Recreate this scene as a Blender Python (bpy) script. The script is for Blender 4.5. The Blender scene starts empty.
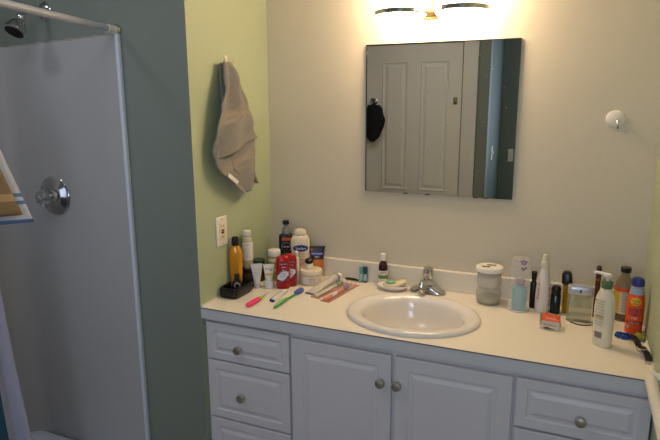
import bpy, bmesh, math, random
from mathutils import Vector, Matrix, noise
random.seed(7)
S = bpy.context.scene
COL = S.collection
PI = math.pi

# ------------------------------------------------------------------ camera
yaw, pitch, roll, fpx = -0.4103, 0.2046, -0.0049, 574.47
fwd = Vector((math.sin(yaw)*math.cos(pitch), math.cos(yaw)*math.cos(pitch), -math.sin(pitch)))
rt = Vector((math.cos(yaw), -math.sin(yaw), 0)); up = rt.cross(fwd)
r2 = rt*math.cos(roll)+up*math.sin(roll); u2 = -rt*math.sin(roll)+up*math.cos(roll)
CAM = Vector((1.2591, -2.2499, 1.5595))
cd = bpy.data.cameras.new('camera'); cam = bpy.data.objects.new('camera', cd); COL.objects.link(cam)
M4 = Matrix((r2, u2, -fwd)).transposed().to_4x4(); M4.translation = CAM
cam.matrix_world = M4
cd.sensor_width = 36; cd.lens = fpx/660*36; cd.clip_start = 0.02
S.camera = cam
# ------------------------------------------------------------------ light
S.view_settings.view_transform = 'Standard'; S.view_settings.look = 'None'
S.view_settings.gamma = 1; S.view_settings.use_curve_mapping = False
S.view_settings.exposure = 0.0
w = bpy.data.worlds.new('world'); S.world = w; w.use_nodes = True
w.node_tree.nodes['Background'].inputs[0].default_value = (.35, .5, .8, 1)
w.node_tree.nodes['Background'].inputs[1].default_value = 0.6
SHADE_EMIT = 27.5
def area(name, loc, rot, sx, sy, power, col):
    l = bpy.data.lights.new(name, 'AREA'); l.shape = 'RECTANGLE'; l.size = sx; l.size_y = sy
    l.energy = power; l.color = col
    o = bpy.data.objects.new(name, l); o.location = loc; o.rotation_euler = rot; COL.objects.link(o); return o
area('window_daylight', (1.23, -3.26, 1.5), (PI/2, 0, 0), .42, 1.1, 12.5, (.68, .79, 1))
area('added_ceiling_fill', (.05, -1.55, 2.385), (0, 0, 0), .55, .55, 4.0, (.86, .9, 1))  # added soft fill, bounce-like, for cabinet fronts and the mirrored door
area('shower_lamp_light', (-.74, -1.25, 2.35), (0, 0, 0), .16, .16, 1.6, (.9, .92, 1))

area('added_shower_fill', (-.66, -1.925, 1.3), (PI/2, 0, 0), .36, .66, 1.1, (.66, .78, 1))  # added cool fill to lift the lower shower walls
# ------------------------------------------------------------------ materials
def lin(h):
    c = [int(h[i:i+2], 16)/255 for i in (0, 2, 4)]
    return tuple(x/12.92 if x <= .04045 else ((x+.055)/1.055)**2.4 for x in c)+(1,)
MATS = {}
def mat(name, hexc, rough=.5, metal=0, trans=0, alpha=1, emit=0, var=.06, scale=30, bump=0, bscale=200, ior=1.45, coat=0, sheen=0):
    if name in MATS: return MATS[name]
    m = bpy.data.materials.new(name); m.use_nodes = True
    nt = m.node_tree; b = nt.nodes['Principled BSDF']; c = lin(hexc)
    b.inputs['Base Color'].default_value = c; b.inputs['Roughness'].default_value = rough
    b.inputs['Metallic'].default_value = metal; b.inputs['Transmission Weight'].default_value = trans
    b.inputs['Alpha'].default_value = alpha; b.inputs['IOR'].default_value = ior
    b.inputs['Coat Weight'].default_value = coat; b.inputs['Sheen Weight'].default_value = sheen
    if emit:
        b.inputs['Emission Color'].default_value = c; b.inputs['Emission Strength'].default_value = emit
    tc = nt.nodes.new('ShaderNodeTexCoord')
    if var:
        n = nt.nodes.new('ShaderNodeTexNoise'); n.inputs['Scale'].default_value = scale; n.inputs['Detail'].default_value = 4
        nt.links.new(tc.outputs['Object'], n.inputs['Vector'])
        mx = nt.nodes.new('ShaderNodeMix'); mx.data_type = 'RGBA'
        mx.inputs[6].default_value = tuple(min(1, k*(1-var)) for k in c[:3])+(1,)
        mx.inputs[7].default_value = tuple(min(1, k*(1+var)) for k in c[:3])+(1,)
        nt.links.new(n.outputs['Fac'], mx.inputs[0]); nt.links.new(mx.outputs[2], b.inputs['Base Color'])
    if bump:
        n2 = nt.nodes.new('ShaderNodeTexNoise'); n2.inputs['Scale'].default_value = bscale; n2.inputs['Detail'].default_value = 3
        nt.links.new(tc.outputs['Object'], n2.inputs['Vector'])
        bp = nt.nodes.new('ShaderNodeBump'); bp.inputs['Strength'].default_value = bump; bp.inputs['Distance'].default_value = .003
        nt.links.new(n2.outputs['Fac'], bp.inputs['Height']); nt.links.new(bp.outputs[0], b.inputs['Normal'])
    MATS[name] = m; return m
paint_green = mat('sage_wall_paint', 'B0BC9E', .6, var=.04, scale=4, bump=.25, bscale=60)
paint_green_shaded = mat('sage_wall_paint_shaded', '858C83', .6, var=.04, scale=4, bump=.25, bscale=60)  # same sage paint; cool shade put into a darker, greyer colour
paint_white = mat('off_white_wall_paint', 'D4CCB9', .5, var=.03, scale=3, bump=.25, bscale=45)
ceil_m = mat('ceiling_paint', 'D8D6D0', .8)
floor_m = mat('floor_vinyl', '8B8078', .5, var=.2, scale=6)
laminate = mat('white_laminate', 'E8E1D2', .38, var=.02, scale=120)
lam_edge = mat('laminate_edge', 'D6D6DA', .4, var=.02)
cab_white = mat('cabinet_white', 'DDDADF', .42, var=.02, scale=8)
hole_dark = mat('overflow_hole_dark', '6b6660', .8)  # plain dark grey for the sink overflow disc
porcelain = mat('porcelain', 'E4DFDA', .12, coat=.3, var=.01)
acrylic = mat('shower_acrylic', 'B6B4B4', .4, var=.03, scale=3)
caulk = mat('white_edge_trim', 'D5DCEA', .5, var=.03)
chrome = mat('chrome', 'C9C9C9', .14, 1, var=.05, scale=60)
nickel = mat('brushed_nickel', 'CBC6BE', .36, 1, var=.1, scale=90)
white_pl = mat('white_plastic', 'E6E3DC', .4)
cream_pl = mat('cream_plastic', 'E8DCC4', .4)
black_pl = mat('black_plastic', '0F0E11', .3)
black_mt = mat('matte_black', '1B1A1C', .6)
clear_pl = mat('clear_plastic', 'E8E4E8', .08, alpha=.16, var=0)
clear_pl2 = mat('frosted_clear_plastic', 'E6E2D6', .2, alpha=.22, var=0)
door_white = mat('door_paint', 'EDE8DE', .45, var=.02, scale=5)

# ------------------------------------------------------------------ mesh helpers
def link(name, bm, m, parent=None, smooth=True, loc=None, rot=None, sharp=40):
    me = bpy.data.meshes.new(name)
    bmesh.ops.recalc_face_normals(bm, faces=bm.faces[:])
    bm.to_mesh(me); bm.free()
    for mm in (m if isinstance(m, (list, tuple)) else [m]): me.materials.append(mm)
    if smooth:
        for p in me.polygons: p.use_smooth = True
        me.set_sharp_from_angle(angle=math.radians(sharp))
    o = bpy.data.objects.new(name, me); COL.objects.link(o)
    if parent: o.parent = parent
    if loc: o.location = loc
    if rot: o.rotation_euler = rot
    return o
def tag(o, label=None, cat=None, group=None, kind=None):
    if label: o['label'] = label
    if cat: o['category'] = cat
    if group: o['group'] = group
    if kind: o['kind'] = kind
    return o
def thing(name, label, cat, loc=(0, 0, 0), rz=0, group=None, rot=None):
    o = bpy.data.objects.new(name, None); COL.objects.link(o); o.empty_display_size = .02
    o.location = loc; o.rotation_euler = rot if rot else (0, 0, rz)
    return tag(o, label, cat, group)
def struct(name, bm, m, **k): return tag(link(name, bm, m, **k), kind='structure')
def face(x, y, extra=0): return math.atan2(CAM.x-x, -(CAM.y-y))+extra
def box(bm, x0, x1, y0, y1, z0, z1, bev=0, mi=0, M=None):
    vs = [bm.verts.new((x, y, z)) for x in (x0, x1) for y in (y0, y1) for z in (z0, z1)]
    fs = [bm.faces.new([vs[i] for i in q]) for q in ((0,1,3,2),(4,6,7,5),(0,4,5,1),(2,3,7,6),(0,2,6,4),(1,5,7,3))]
    for f in fs: f.material_index = mi
    if bev:
        es = list({e for f in fs for e in f.edges})
        r = bmesh.ops.bevel(bm, geom=es, offset=bev, segments=3, profile=.5, affect='EDGES')
        for f in r['faces']: f.material_index = mi
        vs = list({v for f in r['faces'] for v in f.verts} | {v for v in vs if v.is_valid})
    if M: bmesh.ops.transform(bm, matrix=M, verts=vs)
    return bm
def B(*a, **k): return box(bmesh.new(), *a, **k)
def rings(bm, rs, cap0=True, cap1=True, close=True, mi=None):
    R = [[bm.verts.new(p) for p in r] for r in rs]; n = len(R[0])
    for i in range(len(R)-1):
        for j in range(n if close else n-1):
            k = (j+1) % n
            f = bm.faces.new((R[i][j], R[i][k], R[i+1][k], R[i+1][j]))
            if mi: f.material_index = mi(i)
    if cap0: bm.faces.new(R[0][::-1])
    if cap1: bm.faces.new(R[-1])
    return bm
def se(a, hx, hy, n):
    c, s = math.cos(a), math.sin(a)
    return (hx*math.copysign(abs(c)**(2/n), c), hy*math.copysign(abs(s)**(2/n), s))
def loft(secs, N=36, cap0=True, cap1=True, bm=None, cx=0, cy=0):
    """secs: (z, hx, hy, n)"""
    bm = bm or bmesh.new()
    return rings(bm, [[(cx+se(2*PI*j/N, s[1], s[2], s[3])[0], cy+se(2*PI*j/N, s[1], s[2], s[3])[1], s[0]) for j in range(N)] for s in secs], cap0, cap1)
def lathe(prof, N=32, cap0=True, cap1=True, bm=None, cx=0, cy=0):
    return loft([(z, max(r, .0001), max(r, .0001), 2) for r, z in prof], N, cap0, cap1, bm, cx, cy)
def cyl(r, z0, z1, b=.0015, r1=None, N=28, bm=None, cx=0, cy=0):
    r1 = r1 or r
    return lathe([(r-b, z0), (r, z0+b), (r1, z1-b), (r1-b, z1)], N, True, True, bm, cx, cy)
def tube(pts, rad, N=12, bm=None, cap=True):
    bm = bm or bmesh.new(); pts = [Vector(p) for p in pts]; rs = []; pu = None
    for i, p in enumerate(pts):
        d = (pts[min(i+1, len(pts)-1)]-pts[max(i-1, 0)]).normalized()
        u = pu if pu else (Vector((0, 0, 1)) if abs(d.z) < .9 else Vector((1, 0, 0)))
        s = d.cross(u).normalized(); u = s.cross(d).normalized(); pu = u
        r = rad[i] if isinstance(rad, (list, tuple)) else rad
        rs.append([tuple(p+(s*math.cos(2*PI*j/N)+u*math.sin(2*PI*j/N))*r) for j in range(N)])
    return rings(bm, rs, cap, cap)
def interp(secs, z):
    if z <= secs[0][0]: return secs[0]
    for a, b in zip(secs, secs[1:]):
        if a[0] <= z <= b[0] and b[0] > a[0]:
            t = (z-a[0])/(b[0]-a[0]); return tuple(a[i]+(b[i]-a[i])*t for i in range(4))
    return secs[-1]
def sfront(secs, x, z, off=.0006):
    _, hx, hy, n = interp(secs, z)
    q = min(abs(x)/hx, .985)
    return (x, -hy*(1-q**n)**(1/n)-off, z)
def spol(secs, a, z, off=.0006):
    _, hx, hy, n = interp(secs, z)
    c, s = math.cos(a), math.sin(a)
    r = (abs(c/hx)**n+abs(s/hy)**n)**(-1/n)+off
    return (r*c, r*s, z)
def patch(secs, x0, x1, z0, z1, oval=False, off=.0006, nx=20, nz=10):
    bm = bmesh.new(); G = []
    xm, hw, zm, hh = (x0+x1)/2, (x1-x0)/2, (z0+z1)/2, (z1-z0)/2
    for i in range(nx+1):
        u = -1+2*i/nx; k = math.sqrt(max(0, 1-u*u)) if oval else 1
        if oval: k = max(k, .02)
        G.append([bm.verts.new(sfront(secs, xm+hw*u, zm+hh*k*(-1+2*j/nz), off)) for j in range(nz+1)])
    for i in range(nx):
        for j in range(nz): bm.faces.new((G[i][j], G[i+1][j], G[i+1][j+1], G[i][j+1]))
    return bm
def band(secs, z0, z1, a0=0, a1=2*PI, off=.0006, na=40, nz=6):
    bm = bmesh.new()
    G = [[bm.verts.new(spol(secs, a0+(a1-a0)*i/na, z0+(z1-z0)*j/nz, off)) for j in range(nz+1)] for i in range(na+1)]
    for i in range(na):
        for j in range(nz): bm.faces.new((G[i][j], G[i+1][j], G[i+1][j+1], G[i][j+1]))
    bmesh.ops.remove_doubles(bm, verts=bm.verts[:], dist=1e-5)
    return bm
def text_bm(s, w, h, shear=0, vert=False, off=.008):
    c = bpy.data.curves.new('t', 'FONT'); c.body = s; c.size = 1; c.resolution_u = 2; c.shear = shear; c.offset = off
    o = bpy.data.objects.new('t', c); COL.objects.link(o); dg = bpy.context.evaluated_depsgraph_get()
    me = bpy.data.meshes.new_from_object(o.evaluated_get(dg))
    bm = bmesh.new(); bm.from_mesh(me)
    bpy.data.objects.remove(o); bpy.data.curves.remove(c); bpy.data.meshes.remove(me)
    xs = [v.co.x for v in bm.verts]; ys = [v.co.y for v in bm.verts]
    xa, xb, ya, yb = min(xs), max(xs), min(ys), max(ys)
    for v in bm.verts:
        a = ((v.co.x-xa)/(xb-xa)-.5); b = ((v.co.y-ya)/(yb-ya)-.5)
        v.co = (a*w, 0, b*h) if not vert else (-b*h, 0, a*w)
    return bm
def text_on(name, s, secs, x, z, w, h, m, parent, shear=0, vert=False, off=.0012):
    bm = text_bm(s, w, h, shear, vert)
    for v in bm.verts: v.co = sfront(secs, v.co.x+x, v.co.z+z, off)
    return link(name, bm, m, parent, smooth=False)

# ------------------------------------------------------------------ setting
W, XL, YS, CT = 1.503, -.010, -.56, .80
struct('wall_back', B(-.2, W+.1, 0, .1, 0, 2.42), paint_white, smooth=False)
bm = B(-1.1, XL, YS, .1, 0, 2.42)
for f in bm.faces:
    if f.calc_center_median().y < YS+.01: f.material_index = 1
struct('wall_left', bm, [paint_green, paint_green_shaded], smooth=False)
struct('wall_right', B(W, W+.1, -3.3, .0, 0, 2.42), paint_green, smooth=False)
struct('wall_shower_side', B(-1.1, -.985, -2.6, YS, 0, 2.42), paint_green_shaded, smooth=False)
bm = B(-.985, -.86, -2.07, -1.95, 0, 2.42); box(bm, -.46, -.34, -2.07, -1.95, 0, 2.42); box(bm, -.86, -.46, -2.07, -1.95, 0, .95); box(bm, -.86, -.46, -2.07, -1.95, 1.65, 2.42)
struct('wall_shower_end', bm, paint_green_shaded, smooth=False)
bm = bmesh.new()
for a in ((-.86, -.83, .95, 1.65), (-.49, -.46, .95, 1.65), (-.83, -.49, .95, .98), (-.83, -.49, 1.62, 1.65), (-.83, -.49, 1.29, 1.31)): box(bm, a[0], a[1], -2.03, -1.98, a[2], a[3])
w2 = struct('added_shower_window', bm, white_pl, smooth=False)  # unseen window, added to go with the shower fill light
link('pane', B(-.83, -.49, -2.01, -2.005, .98, 1.62), mat('window_glass', 'F4F8FF', .05, alpha=.1, var=0), w2, smooth=False)
bm = B(-1.1, -.46, -2.6, -2.5, 0, 2.42); box(bm, -.46, .36, -2.6, -2.5, 2.01, 2.42); box(bm, .36, .57, -2.6, -2.5, 0, 2.42)
struct('wall_front', bm, paint_green_shaded, smooth=False)
hall_blue = mat('hall_blue_grey_paint', '69716E', .6, var=.05, scale=3)
hall_dark = mat('hall_dark_paint', '6E7B7B', .6, var=.05, scale=3)
struct('wall_hall_side', B(.47, .57, -3.4, -2.6, 0, 2.42), hall_blue, smooth=False)
bm = B(.47, 1.0, -3.4, -3.3, 0, 2.42); box(bm, 1.0, W+.1, -3.4, -3.3, 0, 1.0); box(bm, 1.0, W+.1, -3.4, -3.3, 2.1, 2.42); box(bm, 1.48, W+.1, -3.4, -3.3, 1.0, 2.1)
struct('wall_hall_end', bm, hall_dark, smooth=False)
struct('floor', B(-1.1, W+.1, -3.4, .1, -.1, 0), floor_m, smooth=False)
struct('ceiling', B(-1.1, W+.1, -3.4, .1, 2.42, 2.5), ceil_m, smooth=False)
wf = bmesh.new()
for a in ((1.0, 1.04, 1.0, 2.1), (1.44, 1.48, 1.0, 2.1), (1.04, 1.44, 1.0, 1.04), (1.04, 1.44, 2.06, 2.1), (1.04, 1.44, 1.53, 1.57)):
    box(wf, a[0], a[1], -3.36, -3.31, a[2], a[3])
wfo = struct('window_1', wf, white_pl, smooth=False)
link('pane', B(1.04, 1.44, -3.345, -3.34, 1.04, 2.06), mat('window_glass', 'F4F8FF', .05, alpha=.1, var=0), wfo, smooth=False)
# door casing + door
trim = mat('casing_paint', 'E4E1DA', .45, var=.02)
bm = B(.365, .478, -2.505, -2.475, 0, 2.07); box(bm, -.56, -.46, -2.505, -2.475, 0, 2.07); box(bm, -.46, .365, -2.505, -2.475, 2.015, 2.08)
struct('trim_1', bm, trim, smooth=False)
def panel_face(bm, x0, x1, z0, z1, y, prof, mi=0):
    """nested rectangular loops facing -y or +y; prof list of (inset, dy) starting at outer edge"""
    prev = None
    for ins, dy in prof:
        r = [bm.verts.new(c) for c in ((x0+ins, y+dy, z0+ins), (x1-ins, y+dy, z0+ins), (x1-ins, y+dy, z1-ins), (x0+ins, y+dy, z1-ins))]
        if prev:
            for j in range(4): bm.faces.new((prev[j], prev[(j+1) % 4], r[(j+1) % 4], r[j])).material_index = mi
        prev = r
    bm.faces.new(prev)
dr = struct('door_1', B(-.457, .355, -2.54, -2.5, .01, 2.005, bev=.002), door_white, smooth=False)
for (a, b, c, d) in ((-.31, -.085, .81, 1.875), (.02, .25, .81, 1.875), (-.31, -.085, .2, .68), (.02, .25, .2, .68)):
    bm = bmesh.new(); panel_face(bm, a, b, c, d, -2.4985, [(0, 0), (.008, .006), (.02, -.0005), (.034, .0), (.05, .007)])
    link('door_panel', bm, door_white, dr, smooth=False)
link('gap_line', B(.3555, .3645, -2.515, -2.4995, .01, 2.01), mat('brown_gap', '4A3C2A', .8), dr, smooth=False)
hk = thing('door_hook', 'round chrome hook on the white panelled door, seen in the mirror', 'hook', (-.372, -2.4995, 1.553))
link('rose', lathe([(.022, 0), (.026, .003), (.02, .008)]), chrome, hk, rot=(-PI/2, 0, 0))
link('knob', lathe([(.01, 0), (.01, .03), (.024, .04), (.03, .052), (.024, .064), (.01, .068)]), chrome, hk, rot=(-PI/2, 0, 0))
lt = thing('door_latch', 'small brass hook latch on the right stile of the mirrored door', 'latch', (.308, -2.4995, 1.553))
brass = mat('aged_brass', '8A7A55', .35, 1)
link('plate', B(-.016, .016, 0, .003, -.028, .028, bev=.001), brass, lt)
link('catch', tube([(0, .003, .012), (0, .016, .01), (.01, .018, -.004), (.012, .008, -.014)], .003), nickel, lt)
bm = bmesh.new(); rs = []
for i in range(15):
    t = i/14; z = -.02-.31*t; wv = .022+.065*math.sin(PI*min(1, .12+t*.8))**.8
    if t > .9: wv *= (1.05-t)*6
    rs.append([(.012*math.sin(t*5)+wv*math.cos(a)*(1+.18*noise.noise((math.cos(a)*2, math.sin(a)*2, t*6))), .05+.55*wv*math.sin(a)*(1+.2*noise.noise((math.cos(a)*3, 5, t*7))), z) for a in [2*PI*j/24 for j in range(24)]])
bag = thing('bag', 'black drawstring bag hanging from door hook, reflected at mirror left edge', 'bag', (-.365, -2.4975, 1.545))
link('sack', rings(bm, rs), mat('black_cloth', '1A1A1D', .9, bump=.6, bscale=40), bag)
link('strap', tube([(-.02, .05, -.03), (-.012, .05, .008), (0, .045, .028), (.012, .05, .008), (.02, .05, -.03)], .004), black_mt, bag)
def plate(name, label, loc, rz, m=white_pl):
    t = thing(name, label, 'light switch', loc, rz)
    link('cover_plate', B(-.035, .035, -.006, 0, -.058, .058, bev=.002), m, t)
    link('toggle', B(-.005, .005, -.018, -.004, -.004, .014, bev=.002), m, t)
plate('light_switch', 'white switch plate on the blue hall wall, reflected in the mirror', (.571, -2.78, 1.12), PI/2)
plate('light_switch', 'white switch plate on the dark hall wall, nearest the mirror right edge', (.685, -3.299, 1.06), PI)

# ------------------------------------------------------------------ vanity
def front_panel(x0, x1, z0, z1, ins):
    bm = bmesh.new()
    panel_face(bm, x0, x1, z0, z1, -.55, [(0, .018), (0, .002), (.002, 0), (ins-.004, 0), (ins, .004), (ins+.008, .0035), (ins+.02, -.001)])
    return bm
def knob(parent, x, z):
    link('knob', lathe([(.008, 0), (.007, .012), (.013, .018), (.0155, .023), (.013, .029), (.005, .031)], 24), nickel, parent, loc=(x, -.55, z), rot=(PI/2, 0, 0))
def cabinet(label, x0, x1, fronts):
    t = thing('vanity_cabinet', label, 'cabinet', ((x0+x1)/2, -.28, 0)); ox, oy = (x0+x1)/2, -.28
    bm = B(x0-ox, x1-ox, -.532-oy, -.514-oy, .09, .757)
    box(bm, x0-ox, x1-ox, -.014-oy, -.004-oy, .09, .757); box(bm, x0-ox, x0-ox+.016, -.514-oy, -.014-oy, .09, .757)
    box(bm, x1-ox-.016, x1-ox, -.514-oy, -.014-oy, .09, .757); box(bm, x0-ox+.016, x1-ox-.016, -.514-oy, -.014-oy, .09, .11)
    box(bm, x0-ox, x1-ox, -.47-oy, -.01-oy, .0, .09)
    link('body', bm, cab_white, t, smooth=False)
    for kind, a, b, c, d, ins, kx, kz in fronts:
        bm = front_panel(a, b, c, d, ins)
        bmesh.ops.translate(bm, verts=bm.verts[:], vec=(-ox, -oy, 0))
        f = link(kind, bm, cab_white, t, smooth=False)
        link('knob', lathe([(.008, 0), (.007, .012), (.0135, .018), (.0165, .023), (.0145, .029), (.006, .0315)], 24), nickel, f, loc=(kx-ox, -.55-oy, kz), rot=(PI/2, 0, 0))
cabinet('white left vanity unit with stacked drawers beside the grey green wall', XL, .362,
        [('drawer', .004, .356, .595, .742, .033, .151, .655), ('drawer', .004, .356, .353, .588, .036, .158, .463), ('drawer', .004, .356, .1, .346, .036, .158, .22)])
cabinet('white centre vanity unit with two raised panel doors below the sink', .363, 1.128,
        [('door', .366, .738, .1, .733, .048, .706, .637), ('door', .751, 1.124, .1, .733, .048, .763, .638)])
cabinet('white right vanity unit with drawers beside the green wall', 1.129, W-.003,
        [('drawer', 1.136, 1.498, .575, .735, .035, 1.32, .64), ('drawer', 1.136, 1.498, .1, .567, .036, 1.32, .42)])
# countertop with sink hole
SX, SY, SA, SB = .7475, -.335, .240, .203
ctop = thing('countertop', 'long white laminate countertop with backsplash holding the toiletries', 'countertop', (0, 0, 0))
def ctr_bm():
    bm = bmesh.new(); x0, x1, y0, y1 = XL+.001, W-.001, -.56, -.001; N = 72
    a, b = SA-.02, SB-.02
    ang = sorted([2*PI*i/N for i in range(N)]+[math.atan2(y-SY, x-SX) % (2*PI) for x in (x0, x1) for y in (y0, y1)])
    E, R = [], []
    for t in ang:
        c, s = math.cos(t), math.sin(t); k = 1/math.sqrt((c/a)**2+(s/b)**2)
        E.append((SX+c*k, SY+s*k))
        m = min([q for q in (((x1 if c > 0 else x0)-SX)/c if abs(c) > 1e-9 else 9, ((y1 if s > 0 else y0)-SY)/s if abs(s) > 1e-9 else 9) if q > 0])
        R.append((SX+c*m, SY+s*m))
    z0, z1 = .757, CT
    L = [[bm.verts.new((p[0], p[1], z)) for p in ps] for ps, z in ((E, z1), (R, z1-.0), (R, z0), (E, z0))]
    n = len(ang)
    for i in range(4):
        A, C = L[i], L[(i+1) % 4]
        for j in range(n):
            f = bm.faces.new((A[j], A[(j+1) % n], C[(j+1) % n], C[j]))
            if i == 1 and abs(f.calc_center_median().y+.56) < .001: f.material_index = 1
    return bm
link('slab', ctr_bm(), [laminate, lam_edge], ctop, smooth=False)
link('backsplash', B(XL+.001, W-.001, -.02, -.001, CT, .884, bev=.003), laminate, ctop, smooth=False)
link('seam_line', B(XL+.002, W-.002, -.5615, -.5595, .796, .7985), mat('brown_seam', '6A5238', .7), ctop, smooth=False)
link('side_caulk', B(W-.006, W-.001, -.555, -.02, CT, .806), white_pl, ctop, smooth=False)
link('side_caulk', B(XL+.001, XL+.005, -.555, -.02, CT, .806), white_pl, ctop, smooth=False)
# sink
sink = thing('sink', 'oval cream porcelain drop-in sink set into the countertop', 'sink', (SX, SY, CT))
prof = [(1.0, .0005), (1.006, .006), (.99, .0125), (.95, .0165), (.90, .0155), (.85, .0125), (.80, .007), (.765, -.001), (.745, -.014), (.725, -.035), (.68, -.068), (.60, -.095), (.46, -.117), (.28, -.13), (.1, -.135)]
rs = []
for k, z in prof:
    off = 0.0 if k > .9 else .004
    rs.append([(SA*k*math.cos(2*PI*j/72)*(1 if k > .83 else 1.0), off+SB*k*math.sin(2*PI*j/72), z) for j in range(72)])
link('basin', rings(bmesh.new(), rs, False, True), porcelain, sink, sharp=80)
link('drain', lathe([(.02, -.1345), (.024, -.132), (.015, -.131), (.004, -.1325)], 24), chrome, sink, loc=(0, -.004, 0))
link('overflow_hole', lathe([(.006, 0), (.005, .001)], 16), hole_dark, sink, loc=(0, .150, -.055), rot=(1.2, 0, 0))
# faucet
fx, fy = .738, -.068
fc = thing('faucet', 'chrome single lever faucet standing behind the oval sink', 'faucet', (fx, fy, CT))
bm = bmesh.new(); rs = []
for i in range(25):                          # base deck, cross sections along x
    u = -1+2*i/24; x = .075*u; e = math.sqrt(max(0.0, 1-abs(u)**6)); hgt = (.022+.032*math.exp(-(u*2.3)**2))*max(e, .08); wy = .030*max(e, .1)
    rs.append([(x, wy*se(a, 1, 1, 2.6)[0], max(0.0, hgt*se(a, 1, 1, 2.2)[1])) for a in [2*PI*j/28 for j in range(28)]])
link('base', rings(bm, rs), chrome, fc, sharp=60)
link('spout', tube([(0, .0, .03), (-.001, -.022, .044), (-.002, -.05, .053), (-.003, -.072, .050), (-.003, -.084, .038)], [.025, .023, .019, .018, .013], 20), chrome, fc)
link('aerator', cyl(.011, .024, .040), nickel, fc, loc=(-.003, -.083, 0))
link('post', lathe([(.024, .03), (.0205, .05), (.0195, .06)], 28), chrome, fc)
hd = link('handle', lathe([(.0195, .061), (.0205, .065), (.021, .09), (.019, .103), (.012, .109), (.002, .111)], 28), chrome, fc)
link('lever', tube([(0, -.006, .104), (0, -.03, .108), (0, -.05, .114)], [.009, .0065, .006], 12), chrome, hd)
link('hot_mark', lathe([(.003, 0), (.002, .001)], 12), mat('red_dot', 'C02020', .4), hd, loc=(-.003, -.0205, .088), rot=(PI/2, 0, 0))
link('cold_mark', lathe([(.003, 0), (.002, .001)], 12), mat('blue_dot', '2040B0', .4), hd, loc=(.003, -.0205, .088), rot=(PI/2, 0, 0))

# ------------------------------------------------------------------ mirror
mir = thing('mirror', 'square frameless mirror hanging on the wall above the sink', 'mirror', (.741, -.001, 1.19))
mm = mat('mirror_silver', 'E2E5E2', .0, 1, var=0)
nt = mm.node_tree; b = nt.nodes['Principled BSDF']
tc = nt.nodes.new('ShaderNodeTexCoord'); v = nt.nodes.new('ShaderNodeTexVoronoi'); v.inputs['Scale'].default_value = 28; v.inputs['Randomness'].default_value = 1
rp = nt.nodes.new('ShaderNodeMath'); rp.operation = 'LESS_THAN'; rp.inputs[1].default_value = .045
nt.links.new(tc.outputs['Object'], v.inputs['Vector']); nt.links.new(v.outputs['Distance'], rp.inputs[0])
ml = nt.nodes.new('ShaderNodeMath'); ml.operation = 'MULTIPLY'; ml.inputs[1].default_value = .45
nt.links.new(rp.outputs[0], ml.inputs[0]); nt.links.new(ml.outputs[0], b.inputs['Roughness'])
H = .2945
bm = bmesh.new(); panel_face(bm, -H, H, 0, .587, -.0115, [(0, .0), (.0005, -.0), (.005, -.0002)])
link('glass', bm, mm, mir, smooth=False)
link('backing', B(-H, H, -.0113, 0, 0, .587), mat('mirror_back_edge', '4C4A42', .5), mir, smooth=False)
for cx in (-.12, -.03, .16, .2):
    link('clip', B(cx-.009, cx+.009, -.0145, -.0115, -.002, .003, bev=.001), mat('brown_clip', '4F3B28', .6), mir)
# nail over mirror
nl = thing('nail', 'tiny brass nail in the wall between lamp and mirror', 'nail', (.697, 0, 1.838))
link('shank', cyl(.0015, 0, .01, .0003, N=10), brass, nl, rot=(PI/2, 0, 0))
link('head', cyl(.0035, .008, .0105, .0005, N=12), brass, nl, rot=(PI/2, 0, 0))
# ------------------------------------------------------------------ vanity lamp
lamp = thing('vanity_lamp', 'chrome wall lamp with two glowing frosted shades above the mirror', 'lamp', (.722, 0, 1.853))
lampm = [mat('amber_lit_chrome', '8E7C58', .45, .6), mat('dark_reflecting_chrome', '54452E', .4, .6)]  # chrome plates; amber light and dark reflections put into these colours
for a in ((-.055, .055, -.018, 0, .005, .15), (-.045, .045, -.04, -.018, .012, .14), (-.04, .04, -.075, -.04, .022, .13)):
    link('back_plate', B(*a, bev=.003), lampm[int(a[3]*-100) % 2], lamp)
glow = mat('glowing_frosted_glass', 'FFDDB4', .3, emit=SHADE_EMIT, var=0)
for sx in (-.104, .118):
    link('arm', tube([(0, -.06, .08), (sx*.5, -.09, .08), (sx, -.12, .12), (sx, -.12, .17)], .009), chrome, lamp)
    sh = link('shade', lathe([(.02, -.026), (.05, -.022), (.075, -.012), (.090, .008), (.093, .025), (.093, .05), (.075, .11), (.04, .15), (.02, .155)], 40), glow, lamp, loc=(sx, -.12, 0))
    link('ring', lathe([(.092, .010), (.0965, .012), (.0965, .026), (.092, .028)], 40, False, False), chrome, sh)

# ------------------------------------------------------------------ wall things
ot = thing('wall_outlet', 'white outlet with test buttons on green wall above the bottles', 'outlet', (XL, -.405, 1.061), PI/2)
link('cover_plate', B(-.036, .036, -.005, 0, -.058, .058, bev=.002), white_pl, ot)
link('socket_face', B(-.0175, .0175, -.008, -.004, -.034, .034, bev=.001), cream_pl, ot)
for z in (-.022, .022):
    for x in (-.006, .006): link('slot', B(x-.0012, x+.0012, -.0085, -.0078, z-.004, z+.004), black_mt, ot, smooth=False)
link('reset_button', B(-.009, .009, -.0095, -.007, .001, .008, bev=.0008), mat('red_button', 'B8301C', .4), ot)
link('test_button', B(-.009, .009, -.0095, -.007, -.008, -.001, bev=.0008), black_pl, ot)
for z in (-.05, .05): link('screw', cyl(.003, .005, .0065, .0003, N=12), nickel, ot, loc=(0, 0, z), rot=(PI/2, 0, 0))
h2 = thing('towel_hook', 'small cream hook on the green wall holding the grey towel', 'hook', (XL, -.327, 1.705))
link('plate', B(0, .004, -.009, .009, -.03, .025, bev=.0015), cream_pl, h2)
link('prong', tube([(.004, 0, -.018), (.022, 0, -.02), (.036, 0, -.01), (.04, 0, .008)], .004), cream_pl, h2)
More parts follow.
